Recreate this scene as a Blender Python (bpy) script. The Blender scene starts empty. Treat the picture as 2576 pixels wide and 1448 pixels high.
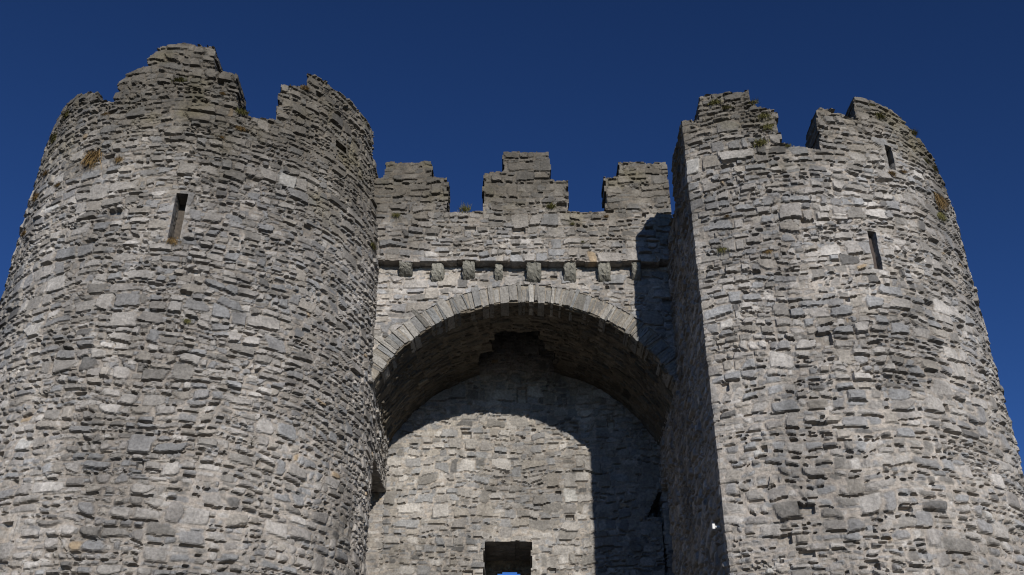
import bpy, bmesh, math, random
import numpy as np
from mathutils import Vector

# ------------------------------------------------------------------ camera, sky, sun, exposure
sc = bpy.context.scene
COL = sc.collection
F, CX, CY = 2600.0, 1288.0, 724.0            # focal length and centre in a 2576 px wide picture
PITCH = math.atan(F / 4424.0)
CAMZ = 1.6
cam_d = bpy.data.cameras.new('camera'); cam = bpy.data.objects.new('camera', cam_d); COL.objects.link(cam)
cam.location = (0, 0, CAMZ); cam.rotation_euler = (math.pi / 2 + PITCH, 0, 0)
cam_d.sensor_width = 36.0; cam_d.lens = F / 2576.0 * 36.0
cam_d.clip_start = 0.1; cam_d.clip_end = 3000
sc.camera = cam

SUN_AZ, SUN_EL = math.radians(14), math.radians(18.5)      # right of and behind the camera
world = bpy.data.worlds.new('World'); sc.world = world; world.use_nodes = True
nt = world.node_tree; nt.nodes.clear()
sky = nt.nodes.new('ShaderNodeTexSky'); sky.sky_type = 'NISHITA'; sky.sun_disc = False
sky.sun_elevation = SUN_EL; sky.sun_rotation = math.pi - SUN_AZ
sky.air_density = 0.75; sky.dust_density = 0.0; sky.ozone_density = 5.0; sky.altitude = 1500
bg = nt.nodes.new('ShaderNodeBackground'); bg.inputs['Strength'].default_value = 0.052
wo = nt.nodes.new('ShaderNodeOutputWorld')
hs = nt.nodes.new('ShaderNodeGamma'); hs.inputs['Gamma'].default_value = 1.40      # deep polarised blue
nt.links.new(sky.outputs[0], hs.inputs['Color']); nt.links.new(hs.outputs[0], bg.inputs[0]); nt.links.new(bg.outputs[0], wo.inputs[0])
sun_d = bpy.data.lights.new('sun', 'SUN'); sun_d.energy = 4.8; sun_d.angle = math.radians(0.5)
sun_d.color = (1.0, 0.95, 0.885)
sun = bpy.data.objects.new('sun', sun_d); COL.objects.link(sun)
sv = Vector((math.sin(SUN_AZ) * math.cos(SUN_EL), -math.cos(SUN_AZ) * math.cos(SUN_EL), math.sin(SUN_EL)))
sun.rotation_euler = sv.to_track_quat('Z', 'Y').to_euler(); sun.location = sv * 60
sc.view_settings.view_transform = 'Standard'; sc.view_settings.look = 'None'
sc.cycles.filter_width = 1.15
sc.view_settings.exposure = 0.0; sc.view_settings.gamma = 1.0

# ------------------------------------------------------------------ helpers
def ray(px, py):
    a = (px - CX) / F; b = (CY - py) / F
    c, s = math.cos(PITCH), math.sin(PITCH)
    return (a, c - b * s, s + b * c)
def on_Y(px, py, Y):                      # point of a wall that faces the road at distance Y
    r = ray(px, py); t = Y / r[1]
    return (r[0] * t, Y, CAMZ + r[2] * t)
def on_X(px, py, X):
    r = ray(px, py); t = X / r[0]
    return (X, r[1] * t, CAMZ + r[2] * t)

def tag(o, label=None, cat=None, group=None, kind=None):
    if label: o['label'] = label
    if cat: o['category'] = cat
    if group: o['group'] = group
    if kind: o['kind'] = kind
    return o
def empty(name, loc=(0, 0, 0)):
    o = bpy.data.objects.new(name, None); COL.objects.link(o); o.location = loc
    o.empty_display_size = 0.3
    return o
def link(name, me, mat, parent=None):
    o = bpy.data.objects.new(name, me); COL.objects.link(o)
    if mat: me.materials.append(mat)
    if parent is not None:
        o.parent = parent
        o.location = Vector((0, 0, 0)) - parent.location
    return o

def hash2(ix, iy, seed):
    n = (ix.astype(np.int64) * 374761393 + iy.astype(np.int64) * 668265263 + seed * 2147483647) & 0xffffffff
    n = ((n ^ (n >> 13)) * 1274126177) & 0xffffffff
    n = (n ^ (n >> 16)) & 0xffffffff
    n = (n * 2246822519) & 0xffffffff
    return ((n ^ (n >> 15)) & 0xffffff) / float(0xffffff) * 2 - 1
def vnoise(x, y, seed=0):
    ix = np.floor(x); iy = np.floor(y); fx = x - ix; fy = y - iy
    fx = fx * fx * (3 - 2 * fx); fy = fy * fy * (3 - 2 * fy)
    a = hash2(ix, iy, seed); b = hash2(ix + 1, iy, seed); c = hash2(ix, iy + 1, seed); d = hash2(ix + 1, iy + 1, seed)
    return (a * (1 - fx) + b * fx) * (1 - fy) + (c * (1 - fx) + d * fx) * fy
def fbm(x, y, seed=0, o=4):
    v = 0; a = 1.0; t = 0
    for k in range(o):
        v = v + a * vnoise(x * 2 ** k + 17.3 * k, y * 2 ** k + 5.1 * k, seed + k); t += a; a *= 0.55
    return v / t

# ------------------------------------------------------------------ materials
def new_mat(name):
    m = bpy.data.materials.new(name); m.use_nodes = True
    return m, m.node_tree, m.node_tree.nodes['Principled BSDF']
def stone_material(name, bump=0.5, tint=(1, 1, 1)):
    m, t, p = new_mat(name)
    N = t.nodes; L = t.links
    at = N.new('ShaderNodeAttribute'); at.attribute_name = 'Col'
    tc = N.new('ShaderNodeTexCoord')
    n1 = N.new('ShaderNodeTexNoise'); n1.inputs['Scale'].default_value = 26; n1.inputs['Detail'].default_value = 8; n1.inputs['Roughness'].default_value = 0.7
    n2 = N.new('ShaderNodeTexNoise'); n2.inputs['Scale'].default_value = 4.0; n2.inputs['Detail'].default_value = 5
    for n in (n1, n2): L.new(tc.outputs['Object'], n.inputs['Vector'])
    mr = N.new('ShaderNodeMapRange'); mr.inputs[1].default_value = 0.3; mr.inputs[2].default_value = 0.7
    mr.inputs[3].default_value = 0.62; mr.inputs[4].default_value = 1.38
    L.new(n1.outputs[0], mr.inputs[0])
    mr2 = N.new('ShaderNodeMapRange'); mr2.inputs[1].default_value = 0.3; mr2.inputs[2].default_value = 0.7
    mr2.inputs[3].default_value = 0.84; mr2.inputs[4].default_value = 1.14
    L.new(n2.outputs[0], mr2.inputs[0])
    mu = N.new('ShaderNodeMath'); mu.operation = 'MULTIPLY'; L.new(mr.outputs[0], mu.inputs[0]); L.new(mr2.outputs[0], mu.inputs[1])
    vm = N.new('ShaderNodeVectorMath'); vm.operation = 'SCALE'; L.new(at.outputs['Color'], vm.inputs[0]); L.new(mu.outputs[0], vm.inputs['Scale'])
    vt = N.new('ShaderNodeVectorMath'); vt.operation = 'MULTIPLY'; vt.inputs[1].default_value = tint
    L.new(vm.outputs[0], vt.inputs[0]); L.new(vt.outputs[0], p.inputs['Base Color'])
    p.inputs['Roughness'].default_value = 0.92
    p.inputs['Specular IOR Level'].default_value = 0.25
    b = N.new('ShaderNodeBump'); b.inputs['Strength'].default_value = bump; b.inputs['Distance'].default_value = 0.02
    L.new(n1.outputs[0], b.inputs['Height']); L.new(b.outputs[0], p.inputs['Normal'])
    return m
M_STONE = stone_material('rubble_stone', 0.8, (0.805, 0.80, 0.78))
def plain(name, colr, scale=8, var=0.25, rough=0.9):
    m, t, p = new_mat(name); N = t.nodes; L = t.links
    n = N.new('ShaderNodeTexNoise'); n.inputs['Scale'].default_value = scale; n.inputs['Detail'].default_value = 7
    tc = N.new('ShaderNodeTexCoord'); L.new(tc.outputs['Object'], n.inputs['Vector'])
    r = N.new('ShaderNodeValToRGB')
    r.color_ramp.elements[0].position = 0.3; r.color_ramp.elements[1].position = 0.7
    r.color_ramp.elements[0].color = [c * (1 - var) for c in colr] + [1]
    r.color_ramp.elements[1].color = [min(1, c * (1 + var)) for c in colr] + [1]
    L.new(n.outputs[0], r.inputs[0]); L.new(r.outputs[0], p.inputs['Base Color'])
    b = N.new('ShaderNodeBump'); b.inputs['Strength'].default_value = 0.4; b.inputs['Distance'].default_value = 0.01
    L.new(n.outputs[0], b.inputs['Height']); L.new(b.outputs[0], p.inputs['Normal'])
    p.inputs['Roughness'].default_value = rough
    return m
M_ROAD = plain('asphalt', (0.05, 0.05, 0.05), 60)
M_CORE = plain('dark_rubble_core', (0.10, 0.09, 0.075), 14, 0.4)
M_BOARD = plain('weathered_board', (0.060, 0.050, 0.040), 30, 0.35)
M_BRICK = plain('old_brick_infill', (0.055, 0.042, 0.036), 25, 0.3)
M_DARK = plain('slit_black', (0.03, 0.03, 0.03), 20)
M_WHITE = plain('white_enamel', (0.5, 0.5, 0.49), 20, 0.06, 0.5)

# ------------------------------------------------------------------ rubble masonry pattern
GREYS = np.array([(0.285, 0.268, 0.252), (0.31, 0.292, 0.272), (0.245, 0.240, 0.238), (0.35, 0.330, 0.308),
                  (0.225, 0.212, 0.196), (0.30, 0.276, 0.246), (0.39, 0.370, 0.348), (0.26, 0.26, 0.262)])
MORTAR = np.array((0.335, 0.300, 0.265))
def masonry(us, zs, seed, lift=(0.175, 0.285), relief=1.0, wmul=1.0, weather=None, mortar_fill=None, round_z=None, fine_from=4.2):
    """height (metres) and colour of irregular coursed rubble on the grid zs x us"""
    rng = np.random.RandomState(seed)
    U, Z = np.meshgrid(us, zs)
    Uw = U + 0.040 * vnoise(U / 0.33, Z / 0.25, seed) + 0.012 * vnoise(U / 0.09, Z / 0.09, seed + 5)
    Zw = Z + 0.075 * vnoise(U / 1.05, Z / 0.8, seed + 9) + 0.026 * vnoise(U / 0.26, Z / 0.22, seed + 3) + 0.008 * vnoise(U / 0.08, Z / 0.07, seed + 4)
    fill = fbm(U / 1.5, Z / 1.1, seed + 21, 3)                       # where pointing mortar is flush
    if mortar_fill is not None: fill = fill + mortar_fill(U, Z)
    fillc = np.clip(fill * 2.2 + 0.5, 0, 1)
    base = (-0.003 + 0.022 * fillc) * relief + 0.006 * fbm(U / 0.06, Z / 0.05, seed + 30, 2)
    H = base.copy(); H0 = base.copy()
    mcol = MORTAR[None, None, :] * (1 + 0.16 * fbm(U / 0.1, Z / 0.1, seed + 31, 3))[..., None]
    mcol = mcol * (0.86 + 0.24 * fillc)[..., None]
    C = mcol.copy()
    N1 = vnoise(U / 0.035, Z / 0.035, seed + 77); N2 = fbm(U / 0.09, Z / 0.045, seed + 90, 3); N3 = fbm(U / 0.12, Z / 0.05, seed + 51, 3)
    def stone(ru, rz, rw, rh, small):
        i0, i1 = np.searchsorted(us, (ru - 0.09, ru + rw + 0.09))
        j0, j1 = np.searchsorted(zs, (rz - 0.14, rz + rh + 0.14))
        p1 = rng.rand(16)
        if i1 - i0 < 2 or j1 - j0 < 2: return
        rz_ = float(round_z(rz)) if round_z else 0.0
        ju, jz = min(0.09, rw * 0.30), min(0.055, rh * 0.36)
        c = [(ru + ju * (p1[0] - .4), rz + jz * (p1[1] - .4)), (ru + rw - ju * (p1[2] - .4), rz + jz * (p1[3] - .4)),
             (ru + rw - ju * (p1[4] - .4), rz + rh - jz * (p1[5] - .4)), (ru + ju * (p1[6] - .4), rz + rh - jz * (p1[7] - .4))]
        X = Uw[j0:j1, i0:i1]; Y = Zw[j0:j1, i0:i1]
        gap = 0.002 + 0.009 * p1[8]
        ds = []
        for k in range(4):
            (x0, y0), (x1, y1) = c[k], c[(k + 1) % 4]
            l = math.hypot(x1 - x0, y1 - y0) + 1e-6
            ds.append(((x1 - x0) * (Y - y0) - (y1 - y0) * (X - x0)) / l - gap)
        kk = min(0.012 + 0.03 * p1[9] + 0.03 * rz_, rh * 0.3)
        def smin(a, b):
            q = np.clip(0.5 + 0.5 * (b - a) / kk, 0, 1)
            return b * (1 - q) + a * q - kk * q * (1 - q)
        d = smin(smin(ds[0] * (1.9 - 0.8 * rz_), ds[2]), smin(ds[1], ds[3]))   # undersides break sharply
        if p1[13] < 0.55:                                             # a broken-off corner
            k = int(p1[14] * 4); cx_, cy_ = c[k]; mx, my = ru + rw / 2, rz + rh / 2
            an = math.atan2((my - cy_) * 1.4, mx - cx_) + (p1[15] - .5) * 0.9
            d = smin(d, (X - cx_) * math.cos(an) + (Y - cy_) * math.sin(an) - (0.15 + 0.45 * p1[13]) * min(rw, rh))
        d = d + 0.004 * N1[j0:j1, i0:i1]
        e = min(0.009 + 0.018 * p1[10] ** 2 + 0.035 * rz_, rh * 0.45)
        t = np.clip(d / e, 0, 1); tt = np.clip(t * 3, 0, 1)
        prot = (0.015 + 0.026 * p1[11] ** 1.5 + 0.022 * (rng.rand() < .12) + 0.012 * rz_) * relief
        if small: prot *= 0.55
        tiltz = rng.uniform(-0.26, 0.02); tiltx = rng.uniform(-0.05, 0.05)
        hgt = prot * (0.45 + 0.55 * (1 - (1 - t) ** 2.2)) + (tiltz * (Y - rz - rh / 2) + tiltx * (X - ru - rw / 2)) * relief * (0.4 if small else 1)
        hgt = hgt + 0.008 * N2[j0:j1, i0:i1] * t
        cur = H[j0:j1, i0:i1]
        hs_ = H0[j0:j1, i0:i1] * (1 - tt) + hgt * tt
        up = (d > 0) & ((hs_ > cur - 0.01) | (not small))
        cur[up] = hs_[up]
        g = GREYS[int(p1[12] * len(GREYS)) % len(GREYS)] * (0.82 + 0.34 * rng.rand())
        q = rng.rand()
        if not small:
            if q < 0.003 and rw < 0.26: g = np.array((0.36, 0.28, 0.19))
            elif q < 0.008: g = np.array((0.46, 0.45, 0.43))
            elif q < 0.035: g = np.array((0.14, 0.135, 0.13))
        cc = C[j0:j1, i0:i1]
        ma = np.clip(t * 2.2, 0, 1)[..., None]
        newc = cc * (1 - ma) + g[None, None, :] * (1 + 0.16 * N3[j0:j1, i0:i1])[..., None] * ma
        cc[up] = newc[up]
        if not small and p1[15] < 0.62:                                # open joint under the stone
            under = (ds[0] < -0.001) & (ds[0] > -0.014 - 0.016 * p1[0]) & (ds[1] > 0.01) & (ds[3] > 0.01)
            dp = (-0.015 - 0.045 * p1[9]) * relief
            m2 = under & (cur > dp)
            cur[m2] = dp
    u_lo, u_hi = us[0] - 0.3, us[-1] + 0.3
    z = max(zs[0], fine_from) - 0.1
    while z < zs[-1] + 0.1:                                          # small filling stones
        h = rng.uniform(0.06, 0.11); u = u_lo
        while u < u_hi:
            w = rng.uniform(0.09, 0.24); stone(u, z, w, h, True); u += w
        z += h
    z = zs[0] - 0.3
    while z < zs[-1] + 0.2:
        h = rng.uniform(*lift)
        if rng.rand() < 0.22: h *= 0.5
        u = u_lo + rng.uniform(0, 0.2)
        while u < u_hi:
            w = rng.uniform(0.18, 0.64) * wmul
            if h < 0.15: w = rng.uniform(0.14, 0.45) * wmul
            r = rng.rand()
            big = 0.6 if (round_z and z < 8) else 0.5
            if h < 0.15: rows = [1.0]
            elif w < 0.36 * wmul and r < big: rows = [1.0]
            elif r < 0.78: f = rng.uniform(0.28, 0.72); rows = [f, 1 - f]
            else:
                a = rng.uniform(0.18, 0.45); b = rng.uniform(0.18, 0.45); rows = [a, b, 1 - a - b]
            zz = z
            for f in rows:
                hh = f * h; uu = u
                while uu < u + w - 1e-6:
                    ww = min(u + w - uu, max(0.07, rng.uniform(0.7, 2.7) * hh * wmul))
                    if u + w - uu - ww < 0.06: ww = u + w - uu
                    if rng.rand() > 0.05: stone(uu, zz, ww, hh, False)
                    elif ww < 0.26 and rng.rand() < 0.3:              # a lost stone leaves a dark socket
                        i0, i1 = np.searchsorted(us, (uu + .02, uu + ww - .02)); j0, j1 = np.searchsorted(zs, (zz + .01, zz + hh - .01))
                        H[j0:j1, i0:i1] = -0.07
                    uu += ww
                zz += hh
            u += w
        z += h
    if weather is not None:
        wf = weather(U, Z)                                            # (amount of grey-brown weathering crust)
        crust = np.array((0.112, 0.104, 0.088))
        lich = np.clip(fbm(U / 0.55, Z / 0.45, seed + 61, 4) * 2.5 - 0.2, 0, 1) * wf
        w3 = (np.clip(wf, 0, 1) * 0.85)[..., None]
        C = C * (1 - w3) + (crust[None, None] * (0.45 + C / 0.45)) * w3
        l3 = (lich * 0.45)[..., None]
        C = C * (1 - l3) + np.array((0.155, 0.135, 0.075))[None, None] * l3
    st = np.clip(fbm(U / 0.9, Z / 1.6, seed + 71, 4) * 1.0, -0.25, 0.18) - 0.16 * np.clip(fbm(U / 0.16, Z / 2.2, seed + 75, 3) * 2, 0, 1)   # tonal patches, rain streaks
    C = C * (1 + st * 0.8)[..., None]
    return H, np.clip(C, 0.01, 0.8)

def build_mesh(name, V, Fq, colr, mat, parent, smooth=False):
    me = bpy.data.meshes.new(name)
    nv, nf = len(V), len(Fq)
    me.vertices.add(nv); me.vertices.foreach_set('co', np.asarray(V, np.float32).ravel())
    me.loops.add(nf * 4); me.loops.foreach_set('vertex_index', np.asarray(Fq, np.int32).ravel())
    me.polygons.add(nf)
    me.polygons.foreach_set('loop_start', np.arange(0, nf * 4, 4, dtype=np.int32))
    me.polygons.foreach_set('use_smooth', np.full(nf, smooth, dtype=bool))
    me.update(calc_edges=True)
    at = me.color_attributes.new('Col', 'FLOAT_COLOR', 'POINT')
    c4 = np.ones((nv, 4), np.float32); c4[:, :3] = colr
    at.data.foreach_set('color', c4.ravel())
    me.validate()
    return link(name, me, mat, parent)

def sheet(name, us, zs, mapf, H, C, mask, thick, parent, mat=None, other=None, inner=False, flip=False, push=0.0, rim=0.25, yrim=False):
    """masonry skin over the cells in mask; its rims are turned inwards by thick.
       mapf(u, z, off) -> xyz arrays; off is along the outward normal"""
    nz, nu = H.shape
    U, Z = np.meshgrid(us, zs)
    P = mapf(U, Z, H + push)
    def inward(u, z):                                      # direction in which the wall thickness runs
        z0_ = 0.0 * u
        d_ = mapf(u, z, z0_ - 1.0) - mapf(u, z, z0_)
        if yrim:
            f = np.clip((d_[..., 1:2] - 0.05) / 0.3, 0, 1)
            d_ = d_ * (1 - f) + np.array([0., 1., 0.]) * f
        return d_
    idx = -np.ones((nz, nu), np.int64)
    J, I = np.nonzero(mask)
    used = np.zeros((nz, nu), bool)
    for dj in (0, 1):
        for di in (0, 1): used[J + dj, I + di] = True
    idx[used] = np.arange(used.sum())
    V = [P[used]]; CC = [C[used]]
    q = np.stack([idx[J, I], idx[J, I + 1], idx[J + 1, I + 1], idx[J + 1, I]], 1)
    Fs = [q]; n = used.sum()
    anym = mask if other is None else (mask | other)
    pad = np.pad(anym, 1, constant_values=False)
    K = max(3, int(round(thick / 0.045)))
    ts = np.linspace(0, 1, K + 1) * thick
    dz = np.median(np.diff(zs)); du = np.median(np.diff(us))
    for (di, dj) in ((1, 0), (-1, 0), (0, 1), (0, -1)):
        nb = pad[1 + dj:nz + dj, 1 + di:nu + di]
        e = mask & ~nb
        if dj == 0:                                       # rims left open at the ends of the whole sheet
            if di == 1: e[:, -1] = e[:, -1] & False
            else: e[:, 0] = e[:, 0] & False
        J, I = np.nonzero(e)
        if len(J) == 0: continue
        if (di, dj) == (1, 0): a, b = (J, I + 1), (J + 1, I + 1)
        elif (di, dj) == (-1, 0): a, b = (J + 1, I), (J, I)
        elif (di, dj) == (0, 1): a, b = (J + 1, I + 1), (J + 1, I)
        else: a, b = (J, I), (J, I + 1)
        ne = len(J); base = n
        for (vj, vi) in (a, b):
            for k, t in enumerate(ts):
                w = min(1.0, k / 2.0)
                if di: sj = vj; si = np.clip(vi - di * int(round((t + .03 * w) / du)), 0, nu - 1)
                else: si = vi; sj = np.clip(vj - dj * int(round((t + .03 * w) / dz)), 0, nz - 1)
                hh = H[sj, si]; cc = C[sj, si]
                off = (H[vj, vi] + push) * (1 - w) - t + 0 * hh
                out = np.clip(hh - 0.02, -0.03, 0.03) * w * rim
                p = mapf(us[vi] + di * out, zs[vj] + dj * out, off + t)
                p = p + t * inward(us[vi] + 0.0, zs[vj] + 0.0)
                V.append(p); CC.append(cc)
        n += 2 * (K + 1) * ne
        r = np.arange(ne)
        for k in range(K):
            A0 = base + k * ne + r; A1 = base + (k + 1) * ne + r
            B0 = base + (K + 1 + k) * ne + r; B1 = base + (K + 2 + k) * ne + r
            Fs.append(np.stack([A0, A1, B1, B0], 1))
    if inner:                                              # plain inner face
        s = max(1, 1)
        idx2 = -np.ones((nz, nu), np.int64); idx2[used] = np.arange(used.sum()) + n
        Pi = mapf(U, Z, 0 * H) + thick * inward(U, Z); V.append(Pi[used]); CC.append(C[used] * 0.8)
        J, I = np.nonzero(mask)
        Fs.append(np.stack([idx2[J, I], idx2[J + 1, I], idx2[J + 1, I + 1], idx2[J, I + 1]], 1))
    V = np.concatenate(V); CC = np.concatenate(CC); Fs = np.concatenate(Fs)
    if flip: Fs = Fs[:, ::-1]
    return build_mesh(name, V, Fs, CC, mat or M_STONE, parent)

def box_mesh(name, lo, hi, mat, parent):
    bm = bmesh.new(); bmesh.ops.create_cube(bm, size=1)
    for v in bm.verts:
        for k in range(3): v.co[k] = lo[k] if v.co[k] < 0 else hi[k]
    bmesh.ops.bevel(bm, geom=bm.edges[:], offset=min(0.01, 0.1 * min(hi[k] - lo[k] for k in range(3))), segments=1, affect='EDGES')
    me = bpy.data.meshes.new(name); bm.to_mesh(me); bm.free()
    return link(name, me, mat, parent)

# ------------------------------------------------------------------ plan of the gate
YB = 15.0                      # face of the wall over the arch
YW = 17.6                      # rear wall of the passage
XL, XR = -2.26, 2.665           # passage sides
LC, LR = (-5.23, 15.26), 2.97
RC, RR = (4.50, 15.08), 2.92
YBACK = 19.6

class Plan:
    """outline of a tower as a poly-line followed by arc length"""
    def __init__(self, pts):
        self.p = np.array(pts, float)
        d = np.diff(self.p, axis=0); l = np.hypot(d[:, 0], d[:, 1])
        self.s = np.concatenate([[0], np.cumsum(l)])
        t = d / l[:, None]
        tv = np.zeros_like(self.p); tv[:-1] += t; tv[1:] += t
        tv /= np.hypot(tv[:, 0], tv[:, 1])[:, None]
        self.t = tv
    def at(self, u):
        x = np.interp(u, self.s, self.p[:, 0]); y = np.interp(u, self.s, self.p[:, 1])
        tx = np.interp(u, self.s, self.t[:, 0]); ty = np.interp(u, self.s, self.t[:, 1])
        l = np.hypot(tx, ty); return x, y, ty / l, -tx / l       # normal to the right of travel (outwards)
    def u_of(self, x, y):
        return self.s[np.argmin((self.p[:, 0] - x) ** 2 + (self.p[:, 1] - y) ** 2)]
    def mapf(self, U, Z, off):
        x, y, nx, ny = self.at(U)
        q = np.clip((Z - 11.0) / 1.8, 0, 1)                     # the tops lean in a little on one side
        off = off - 0.20 * q * q * (3 - 2 * q) * np.clip(nx, 0, 1)
        return np.stack([x + nx * off, y + ny * off, Z + 0 * off], -1)
    def hit(self, px, py):
        """(u, z) where the line of sight meets the outline; a near miss takes the silhouette"""
        r = ray(px, py); n = math.hypot(r[0], r[1]); dx, dy = r[0] / n, r[1] / n
        cr = self.p[:, 0] * dy - self.p[:, 1] * dx
        al = self.p[:, 0] * dx + self.p[:, 1] * dy
        k = np.nonzero((cr[:-1] <= 0) != (cr[1:] <= 0))[0]
        if len(k):
            k = k[np.argmin(al[k])]; f = cr[k] / (cr[k] - cr[k + 1]); u = self.s[k] + f * (self.s[k + 1] - self.s[k]); dist = al[k] + f * (al[k + 1] - al[k])
        else:
            k = np.argmin(np.abs(cr)); u = self.s[k]; dist = al[k]
        return u, CAMZ + r[2] / n * dist

def dense(a, b, n): return [(a[0] + (b[0] - a[0]) * i / n, a[1] + (b[1] - a[1]) * i / n) for i in range(n)]
# left tower, travelled so that the outward side is on the right: passage side -> nose -> outer side is the
# wrong way round, so go outer side -> nose -> passage side
lp = dense((LC[0] - LR, YBACK), (LC[0] - LR, LC[1]), 40)
lp += [(LC[0] - LR * math.cos(a), LC[1] - LR * math.sin(a)) for a in np.linspace(0, math.pi, 400)]
lp += dense((XL, LC[1] + 0.01), (XL, YBACK), 60)[1:] + [(XL, YBACK)]
PL = Plan(lp)
QB = 2.46; QA = (RC[0] - XR) / math.sqrt(1 - (QB / RR) ** 2)       # flatter towards the arch-side corner
a0 = math.asin(QB / RR); ycorner = RC[1] - QB
rp = [(XR, YBACK)] + dense((XR, YBACK - 0.1), (XR, ycorner + 0.02), 90)
rp += [(RC[0] - (QA if a < math.pi / 2 else RR) * math.cos(a), RC[1] - RR * math.sin(a)) for a in np.linspace(a0 + 0.004, math.pi, 400)]
rp += dense((RC[0] + RR, RC[1] + 0.03), (RC[0] + RR, YBACK), 40) + [(RC[0] + RR, YBACK)]
PR = Plan(rp)

def axis(segs):
    out = []
    for (a, b, st) in segs:
        n = max(1, int(round((b - a) / st))); out += list(a + (b - a) * np.arange(n) / n)
    out.append(segs[-1][1]); return np.array(out)
FZ, FU = 0.0145, 0.0185

def step_edge(zs, seed, amp, scale=0.16):
    return amp * vnoise(np.floor(zs / scale * 1.0) + 0.0, zs * 0 + seed, seed)

def tower(name, plan, us, ztop, prof, sills, seed, label, holes, panels, zones, quoin=None):
    zs = axis([(0.0, 4.2, 0.06), (4.2, ztop, FZ)])
    weather = zones
    H, C = masonry(us, zs, seed, weather=weather,
                   round_z=lambda z: float(np.clip((8.5 - z) / 3.0, 0, 1)),
                   mortar_fill=lambda U, Z: -0.35 * np.clip((Z - 6.0) / 3, 0, 1) + 0.1)
    if quoin is not None:
        wq = (0.75 * np.exp(-((us - quoin) / 0.10) ** 2))[None, :]; H = H * (1 - wq) + 0.035 * wq + 0.010 * wq * vnoise(np.floor(zs / 0.14), zs * 0, 77)[:, None]
    for (u0, u1, z0, z1) in holes:                          # dressed jambs around the openings
        if u1 - u0 < 0.5:
            du_ = np.maximum(np.maximum(u0 - us, us - u1), 0)[None, :]; dz_ = np.maximum(np.maximum(z0 - zs, zs - z1), 0)[:, None]
            wj = 0.9 * np.clip(1 - np.hypot(du_, dz_) / 0.09, 0, 1) ** 0.5
            H = H * (1 - wj) + (0.030 + 0.010 * vnoise(np.floor(zs / 0.19), zs * 0, 5)[:, None]) * wj
    uc = 0.5 * (us[1:] + us[:-1]); zc = 0.5 * (zs[1:] + zs[:-1])
    UC, ZC = np.meshgrid(uc, zc)
    pu = [p[0] for p in prof]; pz = [p[1] for p in prof]
    rag = 0.020 * vnoise(np.floor(UC / 0.21), UC * 0, seed + 200) + 0.006 * vnoise(UC / 0.05, UC * 0, seed + 201)
    shift = 0.022 * vnoise(np.floor(ZC / 0.13), ZC * 0, seed + 202)
    top = np.interp(UC + shift, pu, pz) + rag
    solid = ZC < top
    for (u0, u1, z0, z1) in holes:
        solid &= ~((UC > u0) & (UC < u1) & (ZC > z0) & (ZC < z1))
    sill = np.interp(UC, [s[0] for s in sills], [s[1] for s in sills])
    body = solid & (ZC < sill); up = solid & ~body
    root = empty(name, (LC[0] if plan is PL else RC[0], LC[1] if plan is PL else RC[1], 0))
    tag(root, label, 'tower')
    sheet('wall', us, zs, plan.mapf, H, C, body, 0.65, root, other=up)
    return root, us, zs, H, C, up, body, UC, ZC

# ---------------- left tower
def uz(plan, pts): return [plan.hit(*p) for p in pts]
Lp = uz(PL, [(196, 236), (244, 230)])
Lprof = [(0, Lp[0][1] - 0.45), (Lp[0][0] - 1.2, Lp[0][1] - 0.35), (Lp[0][0] - 0.75, Lp[0][1] - 0.3), (Lp[0][0] - 0.4, Lp[0][1] - 0.1)] + uz(PL, [
    (196, 238), (247, 231), (249, 252), (288, 256), (292, 215), (320, 188), (372, 166), (375, 150), (403, 119), (470, 113),
    (539, 118), (541, 179), (597, 186), (600, 292), (698, 299), (706, 207), (779, 211), (785, 180), (803, 181), (858, 216), (905, 255)])
zt = Lprof[-1][1]
Lprof += [(Lprof[-1][0] + 0.9, zt), (Lprof[-1][0] + 0.95, zt - 0.5), (30, zt - 0.5)]
# keep u increasing
fix = [Lprof[0]]
for u, z in Lprof[1:]: fix.append((max(u, fix[-1][0] + 0.004), z))
Lprof = fix
ul0 = PL.u_of(LC[0] - LR, LC[1]); uln = PL.u_of(XL, LC[1])
usL = axis([(0, ul0 - 0.8, 0.14), (ul0 - 0.8, ul0 + 0.6, 0.035), (ul0 + 0.6, uln + 2.6, FU), (uln + 2.6, PL.s[-1], 0.1)])
silL = PL.hit(650, 297)[1] + 0.01
holesL = []
h0 = PL.hit(444, 488); h1 = PL.hit(476, 488); h2 = PL.hit(440, 605)
slitL = (h0[0], h1[0] - .01, h2[1], h0[1]); holesL.append(slitL)
h0 = PL.hit(858, 345); h1 = PL.hit(888, 350); h2 = PL.hit(872, 372)
holesL.append((h0[0], h1[0], h0[1] - 0.14, h0[1]))
uy = lambda Y: uln + (Y - LC[1])
recessL = (uy(15.80), uy(YW - 0.03), -1, 7.72)
holesL.append(recessL)
for (px, py, w, h) in ((854, 1303, .10, .12), (866, 1335, .10, .15)):
    a = PL.hit(px, py); holesL.append((a[0] - w / 2, a[0] + w / 2, a[1] - h / 2, a[1] + h / 2))
def zoneL(U, Z):
    return np.clip((Z - 11.2 + 0.9 * fbm(U / 1.3, Z / 1.3, 801, 4) - 0.9 * np.clip((3.2 + ul0 - U) / 3, -0.5, 1)) / 1.6 + 0.2, 0, 1)
rootL, us, zs, H, C, up, body, UC, ZC = tower('round_tower', PL, usL, 14.2, Lprof, [(0, silL), (30, silL)], 11,
    'tall grey rubble stone round tower left of the arch, with the highest stepped battlements', holesL, None, zoneL)
uc1 = PL.hit(640, 297)[0]
sheet('merlon', us, zs, PL.mapf, H, C, up & (UC < uc1), 0.62, rootL, other=body, inner=True, rim=0.6, yrim=True)
sheet('merlon', us, zs, PL.mapf, H, C, up & (UC >= uc1), 0.62, rootL, other=body, inner=True, rim=0.6, yrim=True)

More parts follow.
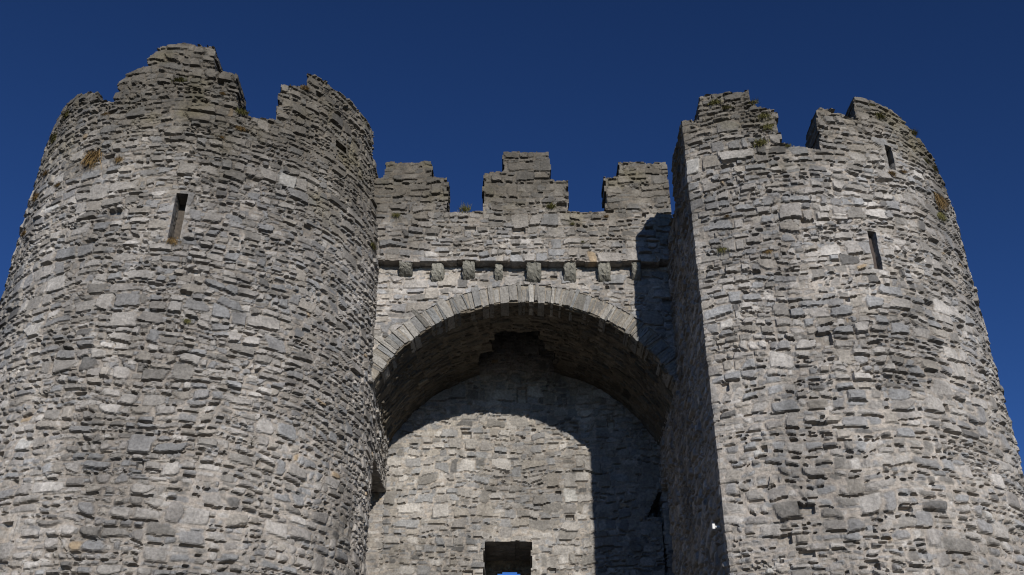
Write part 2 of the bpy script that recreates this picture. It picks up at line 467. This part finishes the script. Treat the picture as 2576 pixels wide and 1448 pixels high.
def curved_panel(name, plan, rect, depth, mat, parent, ext=0.1):
    u0, u1, z0, z1 = rect
    uu = np.linspace(u0 - ext, u1 + ext, 9); zz = np.linspace(z0 - ext, z1 + ext, 30)
    U, Z = np.meshgrid(uu, zz)
    Hh = 0.012 * fbm(U / 0.09, Z / 0.12, 5, 3)
    C0 = np.ones(U.shape + (3,)) * 0.1
    return sheet(name, uu, zz, plan.mapf, Hh, C0, np.ones((29, 8), bool), 0.05, parent, mat=mat, push=-depth)
curved_panel('slit_panel', PL, slitL, 0.28, M_BOARD, rootL)
box_mesh('roof', (LC[0] - LR + .5, LC[1] - 0.2, silL - 1.2), (XL - .5, YBACK, silL - 1.0), M_CORE, rootL)
box_mesh('core', (LC[0] - LR + .75, LC[1] - 1.0, 0), (XL - 0.95, YBACK + 0.1, silL - 1.3), M_CORE, rootL)
box_mesh('rear_wall', (LC[0] - LR + .01, YBACK - 0.1, 0), (XL - .01, YBACK + 0.5, silL), M_CORE, rootL)

# ---------------- right tower
Rcorner = PR.u_of(XR, ycorner + 0.01)
Rprof = [(0, PR.hit(1712, 311)[1] - 0.9), (Rcorner - 1.2, PR.hit(1712, 311)[1] - 0.9), (Rcorner - 1.15, PR.hit(1712, 311)[1] - 0.05)] + uz(PR, [
    (1716, 311), (1759, 303), (1762, 246), (1830, 236), (1884, 228), (1888, 262), (1904, 272), (1942, 274), (1952, 285), (1957, 362),
    (2066, 384), (2053, 280), (2060, 273), (2150, 298), (2152, 240), (2175, 243), (2200, 251), (2240, 267), (2280, 297), (2310, 336)])
fix = [Rprof[0]]
for u, z in Rprof[1:]: fix.append((max(u, fix[-1][0] + 0.004), z))
Rprof = fix; zt = Rprof[-1][1]
Rprof += [(Rprof[-1][0] + 0.8, zt), (Rprof[-1][0] + 0.85, zt - 0.9), (30, zt - 0.9)]
urs = PR.u_of(RC[0] + RR, RC[1])
usR = axis([(0, Rcorner - 5.3, 0.1), (Rcorner - 5.3, Rcorner, 0.024), (Rcorner, urs - 0.4, FU), (urs - 0.4, urs + 0.8, 0.05), (urs + 0.8, PR.s[-1], 0.14)])
silR = PR.hit(2010, 372)[1]
silRz = [(0, PR.hit(1970, 365)[1] + .01), (PR.hit(1965, 365)[0], PR.hit(1965, 365)[1] + .012), (PR.hit(2066, 384)[0], PR.hit(2066, 384)[1] + .012), (30, PR.hit(2066, 384)[1] + .012)]
h0 = PR.hit(2222, 366); h1 = PR.hit(2236, 366); h2 = PR.hit(2244, 430); slitR1 = (h0[0], h1[0] + 0.005, h2[1], h0[1])
h0 = PR.hit(2176, 585); h1 = PR.hit(2201, 585); h2 = PR.hit(2205, 680); slitR2 = (h0[0] + .01, h1[0] - .01, h2[1], h0[1])
uyr = lambda Y: YBACK - Y
recessR = (uyr(YW - 0.03), uyr(16.88), -1, 7.75)
h0 = PR.hit(1838, 548)
def zoneR(U, Z):
    return np.clip((Z - 10.8 + 1.1 * fbm(U / 1.3, Z / 1.3, 901, 4)) / 1.3 + 0.2, 0, 1)
rootR, us, zs, H, C, up, body, UC, ZC = tower('round_tower', PR, usR, 13.6, Rprof, silRz, 29,
    'rubble stone round tower right of the arch with dark shaded side and two narrow slits', [slitR1, slitR2, recessR], None, zoneR, Rcorner)
um = PR.hit(2010, 372)[0]
sheet('merlon', us, zs, PR.mapf, H, C, up & (UC < um), 0.62, rootR, other=body, inner=True, rim=0.6, yrim=True)
sheet('merlon', us, zs, PR.mapf, H, C, up & (UC >= um), 0.62, rootR, other=body, inner=True, rim=0.6, yrim=True)
curved_panel('slit_brickwork', PR, slitR2, 0.09, M_BRICK, rootR)
curved_panel('slit_panel', PR, slitR1, 0.45, M_DARK, rootR)  # near-black backing sheet makes the narrow slit look black inside
box_mesh('roof', (XR + .5, RC[1] - 0.2, silR - 1.2), (RC[0] + RR - .5, YBACK, silR - 1.0), M_CORE, rootR)
box_mesh('core', (XR + .95, RC[1] - 1.0, 0), (RC[0] + RR - 0.75, YBACK + 0.1, silR - 1.3), M_CORE, rootR)
box_mesh('rear_wall', (XR + .01, YBACK - 0.1, 0), (RC[0] + RR - .01, YBACK + 0.5, silR), M_CORE, rootR)

# ------------------------------------------------------------------ wall over the arch
rootB = empty('arched_wall', (0.185, YB, 0))
tag(rootB, 'grey stone wall bridging the two round towers over the big arch, three stepped merlons on top', 'wall')
AX = 0.20; SPAN = 2.48; CROWN = 10.14; RISE = 1.615
AR = (SPAN ** 2 + RISE ** 2) / (2 * RISE); AZ = CROWN - AR
RING = 0.37
def planeY(Y0):
    return lambda U, Z, off: np.stack([U + 0 * off, Y0 - off, Z + 0 * off], -1)
zpar = on_Y(1300, 662, 14.8)[2]
zsil = on_Y(1300, 533, 14.8)[2]
# spandrel
us = axis([(XL - 0.35, XR + 0.1, FU)]); zs = axis([(8.0, zpar + 0.1, FZ)])
H, C = masonry(us, zs, 41, relief=0.55, mortar_fill=lambda U, Z: 0.25, lift=(0.2, 0.3))
C *= 1.12
UC, ZC = np.meshgrid(0.5 * (us[1:] + us[:-1]), 0.5 * (zs[1:] + zs[:-1]))
rr = np.hypot(UC - AX, ZC - AZ)
sheet('spandrel', us, zs, planeY(YB), H, C, rr > AR + RING - 0.05, 0.3, rootB)
# parapet and merlons
zs = axis([(zpar, 13.4, FZ)]); us = axis([(XL - 0.5, XR + 0.1, FU)])
H, C = masonry(us, zs, 43, relief=0.75, lift=(0.2, 0.3), weather=lambda U, Z: np.clip((Z - 11.5) / 1.2 + 0.5 + 0.5 * fbm(U / .8, Z / .8, 3, 3), 0, 1))
UC, ZC = np.meshgrid(0.5 * (us[1:] + us[:-1]), 0.5 * (zs[1:] + zs[:-1]))
def xz(px, py): p = on_Y(px, py, 14.8); return p[0], p[2]
mer = [[(940, 452), (967, 450), (968, 410), (1085, 409), (1086, 446), (1128, 448)],
       [(1218, 434), (1266, 435), (1268, 384), (1383, 386), (1384, 454), (1428, 456)],
       [(1521, 447), (1556, 446), (1557, 410), (1676, 411), (1677, 455), (1730, 456)]]
rag = 0.020 * vnoise(np.floor(UC / 0.15), UC * 0, 300) + 0.010 * vnoise(UC / 0.05, UC * 0, 301)
shift = 0.03 * vnoise(np.floor(ZC / 0.12), ZC * 0, 302)
body = ZC < zsil + np.minimum(0, rag) - 0.0 * UC
body &= ZC > zpar + 0.035 * (vnoise(np.floor(UC / 0.31), UC * 0, 303) + 1)
masks = []
for m in mer:
    q = [xz(*p) for p in m]
    qq = [q[0]]
    for a in q[1:]: qq.append((max(a[0], qq[-1][0] + .003), a[1]))
    t = np.interp(UC + shift, [a[0] for a in qq], [a[1] for a in qq], left=-1, right=-1) + rag
    masks.append((ZC < t) & ~body & (ZC > zsil - 0.1))
allm = body.copy()
for m in masks: allm |= m
sheet('parapet', us, zs, planeY(14.8), H, C, body, 0.55, rootB, other=allm, inner=True, rim=0.5)
for m in masks: sheet('merlon', us, zs, planeY(14.8), H, C, m, 0.5, rootB, other=allm, inner=True, rim=0.5)
box_mesh('walkway', (XL + .02, 15.3, 10.98), (XR - .02, YW + 0.6, 11.3), M_CORE, rootB)

# rough-hewn blocks
def rough_block(bm, lo, hi, frame, cuts, rnd, amp, cl, seed, keep=None):
    """append a subdivided box lo..hi mapped by frame(x,y,z), rounded and roughened"""
    s = [hi[k] - lo[k] for k in range(3)]
    b2 = bmesh.new(); bmesh.ops.create_cube(b2, size=1)
    bmesh.ops.subdivide_edges(b2, edges=b2.edges[:], cuts=cuts, use_grid_fill=True)
    rs = np.random.RandomState(seed)
    lay = bm.verts.layers.float_color['Col']
    mp = {}
    for v in b2.verts:
        c = v.co.copy()
        # round the corners off
        d = [max(0.0, abs(c[k]) * 2 - (1 - rnd)) / max(rnd, 1e-3) for k in range(3)]
        l = math.sqrt(sum(x * x for x in d))
        if l > 1:
            for k in range(3):
                if d[k] > 0: c[k] = math.copysign(((1 - rnd) + rnd * d[k] / l) / 2, c[k])
        p = [lo[k] + (c[k] + 0.5) * s[k] for k in range(3)]
        if keep: p = keep(p)
        p = [p[k] + rs.uniform(-amp, amp) for k in range(3)]
        nv = bm.verts.new(frame(*p)); f = 1 + rs.uniform(-.06, .06)
        nv[lay] = (cl[0] * f, cl[1] * f, cl[2] * f, 1); mp[v.index] = nv
    for fc in b2.faces:
        nf = bm.faces.new([mp[v.index] for v in fc.verts]); nf.smooth = False
    b2.free()
def new_bm():
    bm = bmesh.new(); bm.verts.layers.float_color.new('Col'); return bm
def done(bm, name, mat, parent):
    bmesh.ops.recalc_face_normals(bm, faces=bm.faces[:])
    me = bpy.data.meshes.new(name); bm.to_mesh(me); bm.free()
    return link(name, me, mat, parent)

# ring of thin voussoirs
bm = new_bm(); rs = np.random.RandomState(5)
amax = math.asin(SPAN / AR) + 0.06
a = -amax; k = 0
while a < amax:
    th = rs.uniform(0.035, 0.10); 
    if rs.rand() < .25: th = rs.uniform(.12, .17)
    da = th / AR; L0 = RING * rs.uniform(0.62, 1.08) * (1.25 if a < -0.35 else 1.0)
    g = GREYS[rs.randint(len(GREYS))] * rs.uniform(0.62, 1.05) * np.array((0.99, 1.0, 0.98))
    proud = rs.uniform(-0.010, 0.026); ri = AR - rs.uniform(-0.04, 0.02)
    sk = rs.uniform(-.03, .03)
    def fr(x, y, z, a=a, da=da, sk=sk):
        an = a + da * x + sk * (z - AR) ; return (AX + z * math.sin(an), y, AZ + z * math.cos(an))
    rough_block(bm, (0.05, YB - proud, ri), (0.94, YB + 0.45, ri + L0), fr, 3, 0.07, 0.008, g, k)
    a += da; k += 1
# mortar bed behind the voussoirs
done(bm, 'arch_ring', M_STONE, rootB)
bm = new_bm()
for i in range(60):
    a1 = -amax + 2 * amax * i / 60; a2 = -amax + 2 * amax * (i + 1) / 60
    vs = []
    lay = bm.verts.layers.float_color['Col']
    for (aa, r_, y_) in ((a1, AR + .03, YB + .012), (a2, AR + .03, YB + .012), (a2, AR + RING + .1, YB + .012), (a1, AR + RING + .1, YB + .012), (a1, AR + .03, YB + .4), (a2, AR + .03, YB + .4)):
        v = bm.verts.new((AX + r_ * math.sin(aa), y_, AZ + r_ * math.cos(aa))); v[lay] = (.27, .24, .2, 1); vs.append(v)
    bm.faces.new(vs[:4]); bm.faces.new([vs[0], vs[4], vs[5], vs[1]])
done(bm, 'mortar_bed', M_STONE, rootB)

# corbels
for i, (px, w, bot) in enumerate([(1018, 40, 697), (1098, 40, 712), (1178, 36, 705), (1254, 25, 708), (1343, 44, 714), (1435, 36, 713), (1523, 38, 712), (1604, 28, 708)]):
    bm = new_bm()
    X, _, zb = on_Y(px, bot, 14.83); zb += 0.09; wd = w / 185.0
    zt_ = zpar + 0.05; g = np.array((0.25, 0.243, 0.21)) * rs.uniform(.75, 1.15); yo = rs.uniform(0.0, 0.06)
    def kp(p, zb=zb, zt_=zt_):                     # quarter-round underside
        f = (zt_ - p[2]) / (zt_ - zb)
        if f > 0.3 and p[1] < 15.1:
            q = (f - 0.3) / 0.7
            p[1] = p[1] + (15.1 - p[1]) * 0.95 * (1 - math.sqrt(max(0, 1 - q * q)))
        return p
    rough_block(bm, (X - wd / 2, 14.79 + yo, zb), (X + wd / 2, 15.15, zt_), lambda x, y, z: (x, y, z), 7, rs.uniform(.2, .5), 0.014, g, 70 + i, keep=kp)
    done(bm, 'corbel', M_STONE, rootB)

# vault behind the arch
arc = 2 * AR * amax
def vault(U, Z, off):                              # U along the arc, Z = depth
    an = U / AR
    r_ = AR + 0.02 - off
    return np.stack([AX + r_ * np.sin(an), Z + 0 * off, AZ + r_ * np.cos(an)], -1)
us = axis([(-arc / 2, arc / 2, 0.025)]); zs = axis([(YB + 0.03, YW + 0.6, 0.022)])
H, C = masonry(us, zs, 57, relief=0.75, lift=(0.14, 0.3))
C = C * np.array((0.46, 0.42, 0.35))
UC, ZC = np.meshgrid(0.5 * (us[1:] + us[:-1]), 0.5 * (zs[1:] + zs[:-1]))
XC = AX + AR * np.sin(UC / AR)
j1 = 0.05 * vnoise(np.floor(ZC / .12), ZC * 0, 8); j2 = 0.05 * vnoise(np.floor(UC / .14), UC * 0, 9)
hole = ((XC > -.27 + j1) & (XC < .52 + j1) & (ZC > 16.05 + j2)) | ((XC > -.36 + j1) & (XC < .6 + j1) & (ZC > 16.3 + j2)) | ((XC > -.60 + j1) & (XC < .78 + j1) & (ZC > 16.75 + j2))
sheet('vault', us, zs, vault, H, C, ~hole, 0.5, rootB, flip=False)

# ------------------------------------------------------------------ rear wall of the passage
xw0, _, zw1 = on_Y(1217, 1363, YW); xw1 = on_Y(1338, 1363, YW)[0]
us = axis([(XL - 0.95, XR + 0.95, 0.024)]); zs = axis([(0, 5.6, 0.06), (5.6, 11.0, 0.019)])
H, C = masonry(us, zs, 67, relief=0.6, lift=(0.2, 0.34), wmul=0.9, mortar_fill=lambda U, Z: 0.15)
C = C * np.array((1.0, 1.0, 0.99))
UC, ZC = np.meshgrid(0.5 * (us[1:] + us[:-1]), 0.5 * (zs[1:] + zs[:-1]))
sh = 0.02 * vnoise(np.floor(ZC / .1), ZC * 0, 18)
win = (UC > xw0 + sh) & (UC < xw1 + sh) & (ZC < zw1 + 0.012 * vnoise(UC / .1, UC * 0, 4)) & (ZC > zw1 - 1.5)
door = (np.abs(UC - AX) < 1.35) & (ZC < np.where(np.abs(UC - AX) < 1.35, 2.3 + np.sqrt(np.maximum(0, 1.35 ** 2 - (UC - AX) ** 2)), 0))
gap = (UC > XR - 0.07) & (ZC < 7.75)
gap |= (ZC < 7.75) & (ZC > 7.3) & (UC > XR - 0.08 - (7.75 - ZC) * 0.5)                            # open groove beside the right-hand tower
rootW = empty('passage_wall', (AX, YW, 0))
tag(rootW, 'stone wall set back under the big arch, half in shadow, with a square window opening', 'wall')
sheet('wall', us, zs, planeY(YW), H, C, ~(win | door | gap), 1.2, rootW, inner=False)
# rear face with its round-headed opening
zap = on_Y(1280, 1434, YW + 1.2)[2]; xc = on_Y(1281, 1434, YW + 1.2)[0]
us2 = axis([(xw0 - .5, xw1 + .5, 0.03)]); zs2 = axis([(zw1 - 1.9, zw1 + 0.4, 0.03)])
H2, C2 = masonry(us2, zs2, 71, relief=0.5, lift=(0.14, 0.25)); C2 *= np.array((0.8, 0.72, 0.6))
UC, ZC = np.meshgrid(0.5 * (us2[1:] + us2[:-1]), 0.5 * (zs2[1:] + zs2[:-1]))
rho = 0.46
oh = (np.abs(UC - xc) < 0.40) & (ZC < zap - rho + np.sqrt(np.maximum(0, rho ** 2 - (UC - xc) ** 2))) & (ZC > zw1 - 1.45)
sheet('arched_window', us2, zs2, planeY(YW + 1.2), H2, C2, ~oh, 0.15, rootW, inner=True)

# ------------------------------------------------------------------ small white lamp on the shaded tower side
p = on_X(1797, 1326, XR - 0.1)
rootF = empty('wall_lamp', (XR, p[1], p[2]))
tag(rootF, 'tiny white lamp on a bracket on the dark side of the right tower', 'lamp')
box_mesh('housing', (XR - 0.13, p[1] - 0.028, p[2] - 0.034), (XR - 0.095, p[1] + 0.028, p[2] + 0.034), M_WHITE, rootF)
box_mesh('bracket', (XR - 0.09, p[1] - 0.012, p[2] - 0.012), (XR + 0.03, p[1] + 0.012, p[2] + 0.012), M_WHITE, rootF)

# ------------------------------------------------------------------ plants rooted in the joints
def grass_mat(name, c1, c2):
    m, t, p_ = new_mat(name); N = t.nodes; L = t.links
    at = N.new('ShaderNodeAttribute'); at.attribute_name = 'Col'
    mx = N.new('ShaderNodeMix'); mx.data_type = 'RGBA'
    mx.inputs[6].default_value = c1 + (1,); mx.inputs[7].default_value = c2 + (1,)
    L.new(at.outputs['Fac'], mx.inputs[0]); L.new(mx.outputs[2], p_.inputs['Base Color'])
    p_.inputs['Roughness'].default_value = 0.8
    return m
G_BROWN = grass_mat('dry_grass', (0.11, 0.065, 0.02), (0.21, 0.135, 0.045))
G_GREEN = grass_mat('yellow_green_grass', (0.09, 0.09, 0.022), (0.19, 0.17, 0.055))
G_DARK = grass_mat('olive_grass', (0.05, 0.055, 0.012), (0.13, 0.11, 0.03))
def tuft_mesh(kind, size, n, droop, seed):
    rs = np.random.RandomState(seed); V = []; Fa = []; Cc = []
    for i in range(n):
        a = rs.uniform(-math.pi, 0) if rs.rand() < .85 else rs.uniform(-math.pi, math.pi)
        sp = rs.uniform(.1, 1.0); ln = size * rs.uniform(.45, 1.0)
        ox = rs.normal(0, size * .28); oz = rs.normal(0, size * .12)
        dx = math.cos(a) * sp * .75; dy = -abs(math.sin(a)) * (0.35 + .5 * rs.rand()); up = rs.uniform(.15, 1.0)
        w = size * rs.uniform(.012, .035); cval = rs.rand()
        sx, sy = -math.sin(a) * w, math.cos(a) * w
        pts = []
        for s_ in (0, .4, .75, 1):
            x = ox + dx * ln * s_; y = dy * ln * s_ ; z = oz + ln * (up * s_ - droop * s_ * s_)
            ww = 1 - s_ * .85
            pts.append(((x + w * ww, y + sy * ww, z), (x - w * ww, y - sy * ww, z)))
        b = len(V)
        for q in pts: V += [q[0], q[1]]; Cc += [(cval,) * 3] * 2
        for s_ in range(3): Fa.append((b + 2 * s_, b + 2 * s_ + 1, b + 2 * s_ + 3, b + 2 * s_ + 2))
    return V, Fa, Cc
def tuft(name, pos, nrm, kind, size, droop, seed, label, n=110, stretch=1.0):
    V, Fa, Cc = tuft_mesh(kind, size, n, droop, seed)
    ang = math.atan2(nrm[0], -nrm[1])
    V = np.array(V); V[:, 2] *= stretch
    me = bpy.data.meshes.new(name)
    o = build_mesh(name, V, Fa, np.array(Cc), {'b': G_BROWN, 'g': G_GREEN, 'd': G_DARK}[kind], None)
    o.location = pos; o.rotation_euler = (0, 0, ang)
    tag(o, label, 'grass tuft', 'grass tufts growing from the stone joints')
def on_tower(plan, px, py, out=0.03):
    u, z = plan.hit(px, py); x, y, nx, ny = plan.at(u)
    p = plan.mapf(np.array([u]), np.array([z]), np.array([out]))[0]
    return tuple(float(v) for v in p), (float(nx), float(ny))
TUFTS = [  # tower, px, py, kind, size, droop, label
 ('L', 238, 400, 'b', .26, 1.1, 'largest rusty brown grass tuft high on the left tower'),
 ('L', 301, 405, 'b', .13, 1.1, 'small brown tuft just right of the largest rusty tuft on the left tower'),
 ('L', 172, 292, 'd', .16, .7, 'olive tuft under the low merlon at the far left edge'),
 ('L', 267, 293, 'b', .11, .7, 'brown tuft below the notch left of the highest merlon'),
 ('L', 452, 207, 'd', .15, .5, 'dark green tuft on the face of the highest merlon'),
 ('L', 609, 283, 'g', .15, .6, 'yellow green tuft in the corner of the left tower notch'),
 ('L', 606, 325, 'b', .13, .9, 'faded tuft below the corner of the left tower notch'),
 ('L', 558, 349, 'b', .08, .7, 'tiny orange brown tuft under the highest merlon'),
 ('L', 560, 235, 'b', .08, .7, 'tiny rust tuft on the lower step of the highest merlon'),
 ('L', 436, 608, 'b', .13, 1.2, 'brown grass hanging from the sill of the left tower slit'),
 ('L', 934, 622, 'g', .15, .6, 'green tuft in the angle between the left tower and the arched wall'),
 ('L', 150, 470, 'b', .11, .8, 'brown tuft by the left edge below the far left merlon'),
 ('L', 96, 500, 'b', .16, .8, 'rusty tuft on the outer edge of the left tower above the slit level'),
 ('L', 120, 440, 'b', .14, .8, 'brown tuft on the outer edge of the left tower, upper one'),
 ('L', 66, 590, 'b', .13, .8, 'rusty tuft on the outer edge of the left tower, lowest one'),
 ('L', 142, 350, 'd', .16, .8, 'olive growth on the outer edge just below the far left merlon'),
 ('L', 775, 215, 'b', .13, .8, 'brown tuft on the step of the merlon nearest the arched wall'),
 ('L', 470, 810, 'g', .09, 1.0, 'small green tuft in the middle of the left tower face'),
 ('R', 1800, 262, 'g', .15, .7, 'yellow green tuft on the top left merlon of the right tower'),
 ('R', 1830, 275, 'd', .12, .7, 'olive tuft right below the top course of the right tower left merlon'),
 ('R', 1896, 264, 'd', .12, .5, 'dark tuft at the stepped edge of the right tower left merlon'),
 ('R', 1922, 296, 'g', .15, .9, 'bright tuft on the lower step of the right tower left merlon'),
 ('R', 1932, 322, 'g', .14, 1.0, 'yellow tuft hanging below the bright tuft on the lower step'),
 ('R', 1912, 366, 'g', .16, .6, 'yellow green tuft left of the right tower notch sill'),
 ('R', 1982, 372, 'g', .07, .4, 'tiny tuft on the right tower notch sill'),
 ('R', 2215, 292, 'd', .15, .7, 'olive tuft on the face of the right tower outer merlon'),
 ('R', 2198, 264, 'd', .08, .5, 'little dark tuft near the top of the right tower outer merlon'),
 ('R', 2306, 333, 'd', .13, .5, 'dark tuft on the outer shoulder of the right tower'),
 ('R', 2240, 440, 'b', .12, .9, 'orange tuft under the upper slit of the right tower'),
 ('R', 2270, 436, 'b', .09, .9, 'small orange tuft right of the one under the upper slit'),
 ('R', 2328, 408, 'd', .11, .6, 'dark tuft on the outer edge beside the upper slit'),
 ('R', 2350, 428, 'd', .12, .6, 'dark tuft on the outer edge just below the shoulder'),
 ('R', 2356, 505, 'b', .24, 1.2, 'large brown and green tuft hanging near the outer edge of the right tower'),
 ('R', 2362, 545, 'g', .15, 1.3, 'green trailing tuft below the large outer edge tuft'),
 ('R', 1817, 632, 'g', .12, .8, 'olive tuft near the shaded corner of the right tower'),
 ('R', 1932, 636, 'b', .09, 1.2, 'brown trailing tuft in the middle of the right tower below the sill'),
 ('R', 1830, 548, 'b', .07, .6, 'tiny orange tuft in a dark joint near the shaded corner'),
 ('B', 1170, 533, 'g', .16, .3, 'green tuft on the sill of the left notch of the arched wall'),
 ('B', 1385, 524, 'g', .15, .5, 'bright yellow green tuft on the middle merlon of the arched wall'),
 ('B', 997, 545, 'g', .13, .8, 'pale green tuft under the left merlon of the arched wall'),
 ('B', 1524, 548, 'b', .09, .7, 'brown tuft at the foot of the right merlon of the arched wall'),
 ('B', 1440, 567, 'g', .08, .6, 'small green tuft under the right notch of the arched wall'),
 ('B', 1466, 612, 'g', .06, .6, 'tiny green tuft in the middle of the arched wall parapet'),
]
for i, (w, px, py, kd, sz, dr, lb) in enumerate(TUFTS):
    if w == 'B':
        p = on_Y(px, py, 14.8); pos, nn = (p[0], 14.77, p[2]), (0, -1)
    else:
        pos, nn = on_tower(PL if w == 'L' else PR, px, py)
    sz *= 1.0
    tuft('grass_tuft', pos, nn, kd, sz, dr, 400 + i, lb, n=int(80 + 600 * sz), stretch=1.25 if sz > .15 else 1.0)

# ------------------------------------------------------------------ ground
bm = bmesh.new()
n = 24
for j in range(n + 1):
    for i in range(n + 1): bm.verts.new((-400 + 800 * i / n, -400 + 800 * j / n, 0))
bm.verts.ensure_lookup_table()
for j in range(n):
    for i in range(n):
        k = j * (n + 1) + i; bm.faces.new([bm.verts[k], bm.verts[k + 1], bm.verts[k + n + 2], bm.verts[k + n + 1]])
me = bpy.data.meshes.new('ground'); bm.to_mesh(me); bm.free()
g = link('ground', me, M_ROAD); tag(g, 'dark asphalt street surface around the gate', 'ground', kind='structure')
